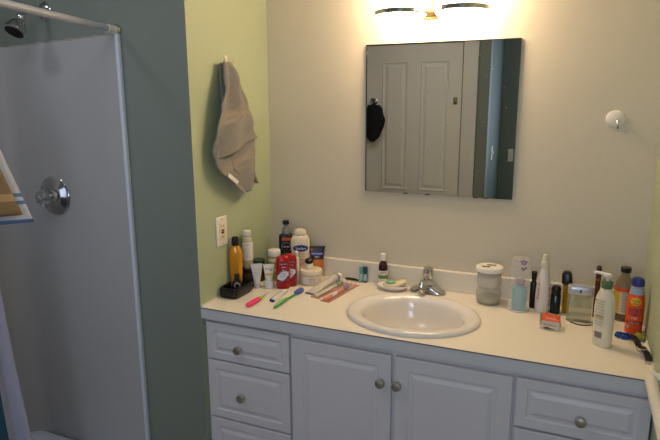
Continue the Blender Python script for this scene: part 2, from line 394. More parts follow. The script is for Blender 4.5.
# grey towel
grey = mat('grey_terry', '84807B', .95, var=.32, scale=110, bump=.9, bscale=500, sheen=.4)
greyb = mat('grey_terry_band', '968E82', .8, var=.05, scale=300, bump=.3, bscale=900)
def poly(pts, t):
    L = [0]
    for a, b_ in zip(pts, pts[1:]): L.append(L[-1]+math.dist(a, b_))
    d = t*L[-1]
    for i in range(len(pts)-1):
        if d <= L[i+1] or i == len(pts)-2:
            k = (d-L[i])/(L[i+1]-L[i]+1e-9); return tuple(pts[i][q]+(pts[i+1][q]-pts[i][q])*k for q in (0, 1))
def sheet(left, right, xf, nu=22, nv=44, bands=()):
    bm = bmesh.new(); G = []
    for j in range(nv+1):
        t = j/nv; a = poly(left, t); b_ = poly(right, t)
        G.append([bm.verts.new((xf(i/nu, t), a[0]+(b_[0]-a[0])*i/nu, a[1]+(b_[1]-a[1])*i/nu)) for i in range(nu+1)])
    for j in range(nv):
        for i in range(nu):
            f = bm.faces.new((G[j][i], G[j][i+1], G[j+1][i+1], G[j+1][i]))
            if any(p <= j/nv < q for p, q in bands): f.material_index = 1
    return bm
def cloth(name, bm, mats_, parent, th=.004):
    o = link(name, bm, mats_, parent, sharp=75)
    s = o.modifiers.new('thick', 'SOLIDIFY'); s.thickness = th; s.offset = 0
    return o
tw = thing('hand_towel', 'grey terry hand towel hanging folded from the hook on green wall', 'towel', (XL, .004, 0))
bk = sheet([(-.39, 1.700), (-.40, 1.62), (-.41, 1.5), (-.40, 1.4), (-.36, 1.3), (-.26, 1.235), (-.20, 1.225)],
           [(-.35, 1.703), (-.30, 1.675), (-.245, 1.60), (-.208, 1.53), (-.19, 1.45), (-.178, 1.351), (-.17, 1.222)],
           lambda u, t: .016+.012*t+.012*math.sin(u*9+t*2)*min(1, t*4))
cloth('rear_layer', bk, [grey, greyb], tw)
lw = sheet([(-.46, 1.42), (-.487, 1.346), (-.482, 1.32), (-.426, 1.269), (-.357, 1.229), (-.297, 1.195)],
           [(-.22, 1.48), (-.209, 1.412), (-.212, 1.35), (-.22, 1.28), (-.229, 1.223), (-.250, 1.207)],
           lambda u, t: .034+.014*t+.007*math.sin(u*7+t*3), bands=((.38, .47), (.53, .57)))
cloth('inner_layer', lw, [grey, greyb], tw)
fr = sheet([(-.392, 1.704), (-.409, 1.65), (-.444, 1.56), (-.464, 1.499), (-.485, 1.426), (-.493, 1.378), (-.487, 1.346)],
           [(-.345, 1.704), (-.309, 1.675), (-.282, 1.62), (-.258, 1.56), (-.240, 1.51), (-.222, 1.46), (-.207, 1.412)],
           lambda u, t: .03+.03*math.sin(min(1, t*1.6+.1)*PI/2)*(.6+.4*math.sin(u*PI))+.010*math.sin(u*10+t*4)*min(1, t*4)+.014*noise.noise((u*3, t*5, 0))*min(1, t*3),
           bands=((.53, .6), (.63, .66), (.975, 1.01)))
cloth('front_fold', fr, [grey, greyb], tw)
link('care_tag', B(.056, .058, -.037, .037, -.008, .008), white_pl, tw, smooth=False, loc=(0, -.395, 1.268), rot=(math.radians(-32), 0, 0))
link('loop', tube([(.034, -.38, 1.700), (.038, -.385, 1.712), (.042, -.392, 1.702)], .003), cream_pl, tw)
# suction hook on the back wall
sh = thing('suction_hook', 'white round suction hook high on the wall right of the mirror', 'hook', (1.362, 0, 1.493), 0)
link('disc', lathe([(.03, 0), (.03, .004), (.025, .009), (.012, .012), (.004, .013)], 32), white_pl, sh, rot=(PI/2, 0, 0))
link('hook', tube([(.006, -.012, -.002), (.006, -.022, -.004), (.008, -.026, -.018), (.009, -.03, -.03), (.009, -.038, -.03), (.009, -.041, -.02)], .0032), chrome, sh)
# white bar end at the right wall
tb = thing('towel_bar', 'white rounded bar end at right picture edge near counter front corner', 'towel bar', (W, -.61, .845))
link('bar', tube([(-.028, -.03, 0), (-.03, -.045, 0), (-.03, -.40, 0)], [.010, .015, .015], 16), white_pl, tb)
link('bracket', cyl(.014, 0, .03), white_pl, tb, loc=(0, -.03, 0), rot=(0, -PI/2, 0))

# ------------------------------------------------------------------ shower
sr = thing('shower_surround', 'pale grey acrylic shower surround lining the stall at left', 'shower surround', (0, 0, 0))
pts = [(-.31, YS-.012)]+[(-.31-.02*i, YS-.012) for i in range(1, 28)]
cxr, cyr, R_ = -.86, YS-.112, .1
pts += [(cxr-R_*math.sin(t), cyr+R_*math.cos(t)) for t in [PI/2*i/10 for i in range(11)]]+[(-.96, -1.3), (-.96, -1.94)]
top = [1.797-(.041*(-.31-x)) for x, y in pts]
bm2 = bmesh.new(); A = [bm2.verts.new((x, y, .06)) for x, y in pts]; Bv = [bm2.verts.new((x, y, z)) for (x, y), z in zip(pts, top)]
Cv = [bm2.verts.new((min(x-.0, x) if y > -.7 else x-.024, (YS-.0005) if y > -.62 else y, z)) for (x, y), z in zip(pts, top)]
for i in range(len(pts)-1):
    bm2.faces.new((A[i], A[i+1], Bv[i+1], Bv[i])); bm2.faces.new((Bv[i], Bv[i+1], Cv[i+1], Cv[i]))
link('wall_liner', bm2, acrylic, sr, sharp=50)
link('edge_trim', B(-.313, -.297, YS-.018, YS-.001, .06, 1.802, bev=.003), caulk, sr)
cl = [(-.311-.02*i, YS-.008+.002*math.sin(i*2.1), 1.799-.041*.02*i+.0015*math.sin(i*1.7)) for i in range(33)]
link('caulk_bead', tube(cl, [.004+.0012*math.sin(i*1.3) for i in range(33)], 8), mat('dingy_caulk', 'A9A294', .8), sr)
pan = thing('shower_pan', 'white shower base at the bottom left of the stall', 'shower base', (-.63, -1.25, 0))
bm = B(-.33, .33, -.69, .677, .0, .055)
box(bm, .28, .335, -.69, .672, .055, .11, bev=.012)
box(bm, -.325, .28, .60, .672, .055, .082, bev=.012)
link('base', bm, caulk, pan)
link('floor_drain', cyl(.04, .055, .06), chrome, pan)
vl = thing('shower_valve', 'round chrome shower valve with clear knob on the stall wall', 'shower valve', (-.69, YS-.013, 1.187))
link('escutcheon', lathe([(.078, 0), (.08, .004), (.074, .010), (.055, .013), (.052, .016), (.03, .018), (.026, .03)], 44), chrome, vl, rot=(PI/2, 0, 0))
link('stem', cyl(.012, .02, .045), chrome, vl, rot=(PI/2, 0, 0))
ps = []
bm = bmesh.new()
rs = [[(r*(1+.09*math.cos(8*a))*math.cos(a), r*(1+.09*math.cos(8*a))*math.sin(a), z) for a in [2*PI*j/64 for j in range(64)]] for r, z in ((.018, .042), (.027, .047), (.030, .06), (.028, .073), (.018, .08))]
link('knob', rings(bm, rs), mat('clear_acrylic_knob', 'DADFE2', .08, trans=.85, var=0), vl, rot=(PI/2, 0, 0), sharp=70)
link('knob_cap', cyl(.011, .08, .083), nickel, vl, rot=(PI/2, 0, 0))
hd = thing('shower_sprayer', 'chrome shower head on a bent arm above the surround', 'shower head', (-.661, YS, 1.90))
link('flange', lathe([(.033, 0), (.034, .003), (.026, .01), (.012, .013)], 32), chrome, hd, rot=(PI/2, 0, 0))
link('arm', tube([(0, 0, 0), (0, -.05, .004), (0, -.08, -.008), (0, -.105, -.03)], .0105, 14), chrome, hd)
ax = Vector((0, -.55, -.83)).normalized()
Mh = ax.to_track_quat('Z', 'Y').to_matrix().to_4x4(); Mh.translation = Vector((0, -.104, -.03))
bm = lathe([(.012, -.005), (.016, .0), (.016, .012), (.013, .016), (.018, .022), (.03, .04), (.038, .06), (.039, .07), (.034, .073)], 36)
bm.transform(Mh); link('nozzle_cone', bm, chrome, hd)
bm = bmesh.new()
cyl(.033, .0725, .0745, .0005, bm=bm)
for i in range(14): cyl(.0028, .0745, .077, .0005, N=8, bm=bm, cx=.024*math.cos(i*PI/7), cy=.024*math.sin(i*PI/7))
for i in range(7): cyl(.0028, .0745, .077, .0005, N=8, bm=bm, cx=.012*math.cos(i*2*PI/7), cy=.012*math.sin(i*2*PI/7))
bm.transform(Mh); link('spray_face', bm, black_mt, hd)
rod = thing('shower_curtain_rod', 'white tubular shower curtain rod reaching from the stall wall', 'curtain rod', (-.313, YS, 1.812))
rodz = lambda y: 1.812+(YS-y)*.065
link('tube', tube([(0, -.02, rodz(YS-.02)-1.812), (0, -1.385, rodz(-1.945)-1.812)], .0125, 18), mat('rod_enamel', 'B4B6BC', .3), rod)
link('sleeve', tube([(0, -.012, .001), (0, -.05, .003)], .0155, 18), white_pl, rod)
link('end_cap', lathe([(.022, 0), (.022, .006), (.016, .014)], 24), chrome, rod, rot=(PI/2, 0, 0))
# curtains
def curtain(name, label, x, y0a, y0b, y1, z0, m, amp, n, ph):
    t = thing(name, label, 'curtain', (x, 0, 0)); bm = bmesh.new(); G = []; NU, NV = 90, 40
    for j in range(NV+1):
        v = j/NV; ys = y0a+(y0b-y0a)*v; row = []
        for i in range(NU+1):
            u = i/NU; y = ys+(y1-ys)*u; zt = rodz(y)-.035
            row.append(bm.verts.new((amp*(.35+.65*v)*math.sin(u*n*2*PI+ph+.5*math.sin(v*3)), y+.006*math.sin(v*7+u*20), zt+(z0-zt)*v)))
        G.append(row)
    for j in range(NV):
        for i in range(NU): bm.faces.new((G[j][i], G[j][i+1], G[j+1][i+1], G[j+1][i]))
    o = cloth('fabric', bm, m, t, .0015)
    for k in range(7):
        y = y0a+(y1-y0a)*(k+.3)/7; zc = rodz(y)
        link('ring', tube([(-.313-x+.021*math.cos(a), y, zc-.004+.021*math.sin(a)) for a in [2*PI*q/16 for q in range(17)]], .0015, 6), chrome, t)
curtain('shower_curtain_liner', 'white shower curtain liner along the lower left picture edge', -.326, -1.19, -1.05, -1.7, .16, mat('white_liner', 'C0C8E8', .5, var=.03), .008, 6, .4)
curtain('shower_curtain', 'deep blue outer shower curtain at the bottom left picture corner', -.302, -1.22, -1.155, -1.8, .12, mat('blue_curtain', '1F4A66', .8, var=.1, scale=60), .007, 6, 1.4)
for nm in ('white_liner',):
    nt = MATS[nm].node_tree; pb = nt.nodes['Principled BSDF']; tl = nt.nodes.new('ShaderNodeBsdfTranslucent'); tl.inputs[0].default_value = lin('C8D0EA')
    ms = nt.nodes.new('ShaderNodeMixShader'); ms.inputs[0].default_value = .45
    nt.links.new(pb.outputs[0], ms.inputs[1]); nt.links.new(tl.outputs[0], ms.inputs[2]); nt.links.new(ms.outputs[0], nt.nodes['Material Output'].inputs[0])
# towels over the rod
def rod_towel(name, label, m, m2, x, ya, yb, za, zb, bands, xo):
    t = thing(name, label, 'towel', (-.313, 0, 0)); bm = bmesh.new(); G = []; NU, NV = 30, 60
    zr = rodz((ya+yb)/2)
    for j in range(NV+1):
        v = j/NV
        row = []
        for i in range(NU+1):
            u = i/NU; y = ya+(yb-ya)*u
            y -= .24*(1-v)*(1-u)
            zb_ = zb+.03*u
            R0 = xo
            if v < .08: a = PI*(1-v/.08); px, pz = R0*math.cos(a), rodz(y)+R0*math.sin(a)
            else: px, pz = R0+(v-.08)*.03, rodz(y)+(zb_-rodz(y))*(v-.08)/.92
            if v > .08: px += .010*math.sin(u*9+v*2)*min(1, (v-.08)*3)
            row.append(bm.verts.new((px, y, pz)))
        G.append(row)
    back = [bm.verts.new((-xo-.002, G[0][i].co.y, 1.55)) for i in range(NU+1)]
    for i in range(NU): bm.faces.new((back[i], back[i+1], G[0][i+1], G[0][i]))
    for j in range(NV):
        for i in range(NU):
            f = bm.faces.new((G[j][i], G[j][i+1], G[j+1][i+1], G[j+1][i]))
            if any(p <= j/NV < q for p, q in bands): f.material_index = 1
    cloth('terry', bm, [m, m2], t, .004)
rod_towel('bath_towel', 'white bath towel with blue stripes hanging at the left picture edge', mat('white_terry', 'C6CCDC', .95, var=.05, scale=200, bump=.8, bscale=500),
          mat('blue_stripe', '5C7FB8', .9, var=.05), 0, -1.045, -1.4, 0, 1.205, ((.86, .872), (.89, .902), (.92, .932), (.97, 1.01)), .033)
rod_towel('bath_towel', 'tan bath towel hung over the blue striped white towel', mat('tan_terry', '8B7658', .95, var=.1, scale=200, bump=.8, bscale=500),
          mat('tan_band', 'B59A74', .9), 0, -1.09, -1.45, 0, 1.235, ((.9, .93),), .045)
cpn = thing('ceiling_light', 'square white ceiling lamp panel over the middle of the bathroom', 'lamp', (.05, -1.55, 2.42))
link('housing', B(-.32, .32, -.32, .32, -.03, 0, bev=.004), white_pl, cpn)  # housing of the added fill panel, out of view
lf = thing('ceiling_light', 'round white flush ceiling lamp above the shower stall', 'lamp', (-.74, -1.25, 2.42))
link('housing', lathe([(.13, 0), (.13, -.015), (.10, -.02)], 32), white_pl, lf)

# ------------------------------------------------------------------ toiletries
def T(name, label, cat, x, y, z=CT, extra=0, group=None, f=True): return thing(name, label, cat, (x, y, z), face(x, y, extra) if f else extra, group)
# black tray (left)
tr = T('organizer_tray', 'black plastic organizer tray with compartments on counter by left wall', 'tray', .0335, -.378, f=False)
bm = bmesh.new()
oh = .042
def trayrect(hx, hy, z, n=7): return [(se(a, hx, hy, n)[0], se(a, hx, hy, n)[1], z) for a in [2*PI*j/48 for j in range(48)]]
rings(bm, [trayrect(.037, .062, 0), trayrect(.0415, .068, .006), trayrect(.0415, .068, oh-.004), trayrect(.040, .066, oh), trayrect(.034, .060, oh), trayrect(.032, .057, .009)], True, True)
link('tray', bm, black_pl, tr, sharp=50)
link('divider', B(-.032, .032, -.0275, -.0255, .009, .037, bev=.0007), black_pl, tr)
link('divider', B(-.032, .032, .0335, .0355, .009, .037, bev=.0007), black_pl, tr)
# gold bottle in tray
def bottle(name, label, cat, x, y, secs, m, z=CT, extra=0, group=None, partname='bottle', f=True, sharp=40):
    t = T(name, label, cat, x, y, z, extra, group, f)
    link(partname, loft(secs), m, t, sharp=sharp); return t
gold = mat('gold_shampoo_plastic', 'D9952F', .22, metal=.25, var=.08, scale=12)
s = [(0, .018, .013, 2.6), (.004, .022, .016, 2.6), (.05, .0235, .0165, 2.6), (.09, .026, .0175, 2.6), (.13, .0285, .018, 2.4), (.155, .0275, .0175, 2.3), (.172, .021, .015, 2.2), (.181, .013, .012, 2), (.184, .0125, .012, 2)]
t = bottle('shampoo_bottle', 'golden orange bottle with black cap standing in the black tray', 'bottle', .0170, -.349, s, gold, z=.8095, extra=-.1)
link('cap', lathe([(.0145, .1845), (.015, .186), (.0145, .211), (.012, .219), (.004, .221)], 28), black_pl, t)
s = [(0, .015, .009, 3), (.003, .0195, .011, 3), (.036, .021, .0115, 3), (.048, .0155, .010, 2.6), (.052, .011, .009, 2)]
t = bottle('small_bottle', 'small black bottle with square cap leaning in front of gold bottle', 'bottle', .043, -.3865, s, black_pl, z=.8095)
link('cap', B(-.0105, .0105, -.0085, .0085, .0522, .078, bev=.0015), black_mt, t)
link('label', patch(s, -.013, .013, .018, .046, True), mat('silver_print', '8D8A88', .4), t)
link('label_centre', patch(s, -.008, .008, .024, .040, True, off=.001), black_pl, t)
# dark jar
s = [(0, .028, .028, 2), (.003, .031, .031, 2), (.056, .031, .031, 2), (.058, .029, .029, 2)]
t = bottle('jar', 'amber jar with wide black lid under the clear bottle', 'jar', .0235, -.262, s, mat('amber_wax', '6A4A18', .2, var=.1))
link('lid', cyl(.0325, .0582, .078, .002), black_pl, t)
link('label', band(s, .026, .052, -PI, 0), mat('charcoal_label', '2A2628', .6), t)
link('stripe', band(s, .012, .020, -PI, 0), mat('gold_print', 'C08A2A', .4), t)
# clear bottle on the jar
s = [(0, .019, .019, 2), (.003, .0215, .0215, 2), (.12, .0215, .0215, 2), (.128, .019, .019, 2), (.131, .0135, .0135, 2), (.136, .013, .013, 2)]
t = bottle('cleanser_bottle', 'clear bottle with white label and white cap, standing on amber jar', 'bottle', .0205, -.262, s, mat('milky_clear_plastic', 'CFCFAF', .2, alpha=.8, var=.03), z=.8785)
link('cap', cyl(.0155, .1365, .158, .002), white_pl, t)
link('label', band(s, .035, .112, -PI*.95, -.05*PI), white_pl, t)
dk = mat('grey_print', '6E6A6E', .6)
text_on('print', 'PURE', s, .0, .1, .018, .005, dk, t)
for i, z in enumerate((.088, .078, .07, .062, .054, .046)): text_on('print', 'face wash water'[i:i+9], s, 0, z, .022-.002*(i % 3), .0035, dk, t)
# jar with green lid
s = [(0, .024, .024, 2), (.003, .0265, .0265, 2), (.07, .0265, .0265, 2), (.072, .024, .024, 2)]
t = bottle('jar', 'dark jar with a green lid half hidden behind the white tubes', 'jar', .0225, -.183, s, mat('dark_brown_glass', '241C14', .15))
link('lid', cyl(.0275, .0722, .094, .003), mat('dark_green_lid', '1F3A28', .3), t)
# vitamin bottle
s = [(0, .026, .026, 2), (.003, .0295, .0295, 2), (.09, .0295, .0295, 2), (.103, .0265, .0265, 2), (.108, .022, .022, 2)]
t = bottle('vitamin_bottle', 'olive bottle with white ribbed cap behind the red sticks', 'bottle', .0835, -.152, s, mat('olive_plastic', '8C8B3E', .3, var=.1))
bm = bmesh.new()
rings(bm, [[(r*(1+.012*math.cos(40*a))*math.cos(a), r*(1+.012*math.cos(40*a))*math.sin(a), z) for a in [2*PI*j/160 for j in range(160)]] for r, z in ((.0265, .1085), (.027, .11), (.027, .131), (.025, .134))])
link('cap', bm, white_pl, t)
link('label', band(s, .085, .101, -PI*.95, -.05*PI, off=.0008), mat('pale_label', 'C9C3A9', .6), t)
link('stripe', band(s, .045, .058, -PI*.95, -.05*PI), mat('lime_print', 'B7B13C', .5), t)
# squeeze tubes standing on caps: loft circle -> crimp
def squeeze(name, label, x, y, h, caph, rc, hw, m, capm, extra=0, rb=None, n=2):
    rb = rb or rc
    t = T(name, label, 'tube', x, y, CT, extra)
    s = [(caph+.0003, rb*.95, rb*.95, 2)]
    for i in range(1, 11):
        k = i/10; z = caph+(h-caph)*k; s.append((z, rb+(hw-rb)*k, max(.0009, rb*(1-k)**.8), 2+k*1.5))
    s.append((h+.004, hw, .0009, 3.5))
    link('tube', loft(s), m, t, sharp=60)
    link('cap', cyl(rc, 0, caph, .0015), capm, t)
    return t, s
lt_grey = mat('pale_grey_tube', 'D3D2D2', .4)
t, s = squeeze('cream_tube', 'pale grey squeeze tube standing on its cap beside the black tray', .0705, -.279, .100, .022, .013, .0245, lt_grey, mat('light_grey_cap', 'C2C2C6', .4))
text_on('print', 'bliss', s, 0, .082, .02, .006, mat('peach_print', 'D9A08C', .5), t)
for z in (.07, .063, .056): text_on('print', 'moisturizer', s, 0, z, .022, .003, mat('grey_blue_print', '8FA0AC', .5), t)
t, s = squeeze('cream_tube', 'white squeeze tube with yellow band beside the red sticks', .117, -.259, .098, .034, .019, .0235, white_pl, mat('cool_white_cap', 'DCDCE2', .4), rb=.014)
text_on('print', 'Eucerin', s, 0, .084, .03, .006, mat('navy_print', '3C3A50', .5), t)
link('stripe', patch(s, -.0155, .0155, .056, .064), mat('yellow_print', 'D9B04A', .5), t)
link('mark', patch(s, .004, .012, .074, .079), mat('red_mark', 'B04038', .5), t)
# red deodorant sticks
red = mat('red_plastic', 'A8160F', .25, var=.04); dred = mat('dark_red_plastic', '8A0E14', .3)
def deo(label, x, y):
    s = [(.012, .0275, .0145, 2.8), (.016, .0285, .0155, 2.8), (.115, .0285, .0155, 2.8), (.128, .0262, .0145, 2.6), (.136, .020, .011, 2.4), (.1405, .010, .006, 2.2)]
    t = bottle('deodorant_stick', label, 'deodorant', x, y, s, red, group=None, partname='case')
    link('base', loft([(0, .024, .0125, 3), (.002, .0265, .0145, 3), (.0118, .0265, .0145, 3)]), dred, t)
    link('cap_seam', band(s, .098, .0992, off=.0003), dred, t)
    link('stripe', patch(s, -.014, .020, .104, .110), mat('blue_print', '2458A8', .4), t)
    text_on('print', 'Old Spice', s, .002, .107, .028, .004, white_pl, t)
    text_on('print', 'HIGH', s, .004, .094, .016, .005, white_pl, t)
    # slanted white emblem
    bm = patch(s, -.023, .023, .034, .084, False, off=.0009)
    for v in bm.verts:
        q = v.co.x; k = max(.35, 1-abs(q)/.03); zz = .058+(v.co.z-.058)*k+q*.35; v.co = sfront(s, q, zz, .0009)
    link('emblem', bm, mat('white_print', 'D9DCE2', .4), t)
    text_on('print', 'Old Spice', s, 0, .066, .026, .006, mat('blue_script', '3B5FA0', .4), t, shear=.3, off=.0014)
    text_on('print', 'ENDURANCE', s, 0, .056, .022, .005, mat('blue_script', '3B5FA0', .4), t, off=.0014)
    for z, a in ((.078, .35), (.036, .35)):
        bm = patch(s, -.023, .023, z-.002, z+.002, off=.001)
        for v in bm.verts: v.co = sfront(s, v.co.x, v.co.z+v.co.x*a+ (0 if z > .05 else 0), .001)
        link('stripe', bm, mat('blue_print', '2458A8', .4), t)
deo('front red deodorant stick with white and blue emblem', .1730, -.2415)
deo('red deodorant stick standing just behind the front red stick', .1850, -.2030)
# black pump bottle
s = [(0, .029, .019, 3.5), (.004, .032, .021, 3.5), (.170, .032, .021, 3.5), (.180, .029, .019, 3.2), (.184, .018, .016, 2.4)]
t = bottle('body_wash_bottle', 'black bottle with grey neck and dark cap at the back corner', 'bottle', .090, -.052, s, mat('blue_black_plastic', '14161F', .3))
gy = mat('grey_cap', '7E8288', .35)
link('neck', lathe([(.0175, .1845), (.0175, .19), (.0165, .207), (.010, .216), (.009, .226)], 28), gy, t)
link('cap', lathe([(.012, .2265), (.0145, .228), (.0145, .240), (.012, .244)], 28), black_pl, t)
o_ = mat('orange_red_print', 'C4532A', .4)
link('stripe', patch(s, -.020, .029, .157, .170), o_, t)
# round emblem ring
bm = bmesh.new()
rs = [[sfront(s, .0+r*math.cos(a), .127+r*math.sin(a), .0009) for a in [2*PI*j/40 for j in range(40)]] for r in (.020, .0225)]
rings(bm, rs, False, False); link('ring_mark', bm, gy, t)
text_on('print', 'NIVEA', s, 0, .129, .030, .007, white_pl, t)
text_on('print', 'MEN', s, 0, .117, .014, .005, gy, t)
text_on('print', 'ENERGY', s, 0, .098, .040, .006, mat('yellow_lettering', 'C9B63A', .4), t)
# white lotion bottle with blue oval
ivory = mat('ivory_plastic', 'DFD2BC', .35)
s = [(0, .034, .021, 2.8), (.004, .038, .0245, 2.8), (.10, .0385, .0245, 2.8), (.15, .042, .0255, 2.6), (.172, .0415, .025, 2.5), (.187, .034, .022, 2.3), (.192, .026, .0185, 2.2)]
t = bottle('lotion_bottle', 'large ivory lotion bottle with blue oval label behind the red sticks', 'bottle', .173, -.078, s, ivory)
link('cap', loft([(.1925, .025, .019, 2.2), (.194, .027, .020, 2.2), (.206, .0265, .0195, 2.2), (.215, .022, .017, 2.1), (.219, .012, .010, 2)]), cream_pl, t)
link('label', patch(s, -.032, .034, .122, .152, True), mat('royal_blue_label', '1F3B86', .4), t)
text_on('print', 'Vaseline', s, .001, .137, .046, .011, white_pl, t)
text_on('print', 'INTENSIVE', s, 0, .112, .036, .005, o_, t)
text_on('print', 'cocoa butter', s, 0, .103, .036, .005, mat('tan_print', 'A5714E', .5), t)
link('picture', patch(s, -.022, .022, .06, .095, True), mat('peach_label', 'CDAE8E', .5), t)
# small white bottle
s = [(0, .010, .010, 2), (.002, .0115, .0115, 2), (.10, .0115, .0115, 2), (.112, .009, .009, 2), (.118, .006, .006, 2)]
t = bottle('spray_bottle', 'slim white bottle squeezed between red sticks and cream jar', 'bottle', .1925, -.1555, s, white_pl)
link('cap', lathe([(.0075, .1185), (.008, .12), (.0075, .137), (.003, .141)], 20), white_pl, t)
# black orange face tube
blk_t = mat('charcoal_tube', '26242A', .35)
t, s = squeeze('face_wash_tube', 'black and orange squeeze tube standing behind the cream jar', .2420, -.0555, .138, .024, .019, .035, blk_t, mat('orange_cap', 'D0762E', .35), rb=.02)
link('lower_sleeve', band(s, .0245, .085, off=.0009), mat('orange_sleeve', 'CF742C', .35), t)
link('stripe', patch(s, -.030, .030, .103, .117), mat('violet_blue_print', '3A3C98', .4), t)
text_on('print', 'Neutrogena', s, 0, .110, .046, .008, white_pl, t, off=.0014)
text_on('print', 'MEN', s, 0, .096, .018, .006, white_pl, t)
link('corner_mark', patch(s, -.031, -.017, .124, .133), mat('red_mark', 'B04038', .5), t)
# cream jar
s = [(0, .041, .041, 2), (.004, .0455, .0455, 2), (.042, .0455, .0455, 2), (.045, .043, .043, 2)]
jar_c = mat('cream_jar_plastic', 'D9C9A9', .3)
t = bottle('jar', 'wide cream body butter jar with pale label, right of red sticks', 'jar', .2505, -.1345, s, jar_c)
link('lid', lathe([(.045, .0453), (.047, .047), (.047, .058), (.045, .062), (.030, .0635)], 40), cream_pl, t)
link('label', patch(s, -.036, .038, .006, .039), mat('pale_print_label', 'DDD6CC', .5), t)
text_on('print', 'Body', s, .005, .028, .026, .007, o_, t); text_on('print', 'butter', s, .005, .017, .03, .007, mat('peach_print', 'D9A08C', .5), t)
# little bottle on jar
t = T('travel_bottle', 'little cream bottle with black cap standing on the cream jar', 'bottle', .2415, -.1345, .8637)
s = [(0, .015, .015, 2), (.002, .0175, .0175, 2), (.02, .0175, .0175, 2), (.023, .015, .015, 2)]
link('bottle', loft(s), cream_pl, t); link('cap', cyl(.0175, .0233, .042, .004), black_pl, t)
# battery-sized lip balms
for x, hx_, lab in ((.4405, '6FA6A8', 'pale teal lip balm stick standing against the backsplash'), (.4595, '1F4E74', 'dark blue lip balm stick standing against the backsplash')):
    t = T('lip_balm', lab, 'lip balm', x, -.036, f=False)
    m = mat('balm_'+hx_, hx_, .35); link('case', cyl(.0085, 0, .045, .001, N=20), m, t); link('cap', cyl(.0088, .0453, .068, .0015, N=20), m, t)
    sct = [(0, .0085, .0085, 2), (.05, .0085, .0085, 2)]
    link('label', band(sct, .008, .038, -PI*.85, -PI*.15), mat('pale_label2', 'A9C4CC', .5), t)
# essential oil bottle
s = [(0, .016, .016, 2), (.002, .0185, .0185, 2), (.085, .0185, .0185, 2), (.097, .015, .015, 2), (.102, .0095, .0095, 2), (.107, .0095, .0095, 2)]
t = bottle('oil_bottle', 'small brown oil bottle with white cap and green label by backsplash', 'bottle', .540, -.0425, s, mat('brown_glass', '3A140C', .12))
link('cap', cyl(.0125, .1073, .137, .002), white_pl, t)
link('label', band(s, .012, .066, -PI*.97, -.03*PI), white_pl, t)
link('green_band', band(s, .032, .047, -PI*.97, -.03*PI, off=.001), mat('leaf_green_print', '6A8C34', .5), t)
text_on('print', 'aura', s, 0, .058, .024, .008, mat('violet_print', '7A6A8A', .5), t, off=.0012)
text_on('print', 'cacia', s, 0, .024, .02, .005, mat('violet_print', '7A6A8A', .5), t, off=.0012)
# soap dish
t = thing('soap_dish', 'oval cream soap dish on the counter left of the faucet', 'dish', (.5965, -.0855, CT), .12)
def ov(hx, hy, z): return (z, hx, hy, 2)
link('dish', loft([ov(.040, .024, 0), ov(.044, .027, .003), ov(.058, .037, .012), ov(.065, .042, .021), ov(.063, .040, .0225), ov(.052, .031, .012), ov(.035, .02, .008)], 48), white_pl, t)
t = thing('soap_bar', 'large tan curved soap bar lying in the soap dish', 'soap', (.604, -.083, .8085), .25)
bm = loft([ov(.03, .018, 0), ov(.047, .026, .006), ov(.050, .028, .014), ov(.044, .023, .021), ov(.02, .010, .0235)], 40)
for v in bm.verts: v.co.z += max(0, v.co.x)*.35
link('soap', bm, mat('tan_soap', 'E4D5B5', .5, bump=.6, bscale=60), t, sharp=70)
t = thing('soap_sliver', 'small mint green soap piece on top of the tan soap bar', 'soap', (.5905, -.094, .832), .1)
bm = loft([ov(.013, .009, 0), ov(.0205, .0145, .002), ov(.0205, .0145, .005), ov(.013, .009, .0075)], 28)
link('soap', bm, mat('mint_soap', '7FC8A0', .4), t)
# stacked cotton containers
cx_, cy_ = .978, -.088
t = T('cotton_container', 'lower clear canister with beige contents, bottom of the stack', 'canister', cx_, cy_)
link('canister', lathe([(.038, 0), (.044, .004), (.047, .018), (.047, .04), (.043, .055), (.036, .063), (.034, .0625), (.041, .053), (.0455, .04), (.0455, .018), (.042, .006), (.0, .005)], 44, True, True), clear_pl2, t)
link('contents', lathe([(.036, .0055), (.041, .007), (.0415, .024), (.034, .028)], 36), mat('beige_swabs', 'A9A480', .8, var=.2, scale=150, bump=.8), t)
t = T('cotton_container', 'upper clear canister with white slotted lid, top of the stack', 'canister', cx_, cy_, CT+.0635)
link('canister', lathe([(.036, 0), (.043, .005), (.045, .02), (.045, .062), (.0435, .062), (.0435, .02), (.041, .006), (.0, .004)], 44), clear_pl2, t)
ld = link('lid', lathe([(.0465, .0625), (.0515, .0635), (.0515, .076), (.049, .0795), (.0, .0805)], 44), white_pl, t)
link('contents', lathe([(.035, .0045), (.041, .008), (.042, .042), (.034, .047)], 36), mat('grey_white_cotton', 'DDD6CE', .9, bump=.8, bscale=90), t)
link('slot', B(-.028, .002, -.018, -.007, .0802, .0818, bev=.0005), mat('dark_slot', '4A3A28', .6), ld)
link('slot', B(-.010, .024, .008, .018, .0802, .0818, bev=.0005), mat('dark_slot', '4A3A28', .6), ld)
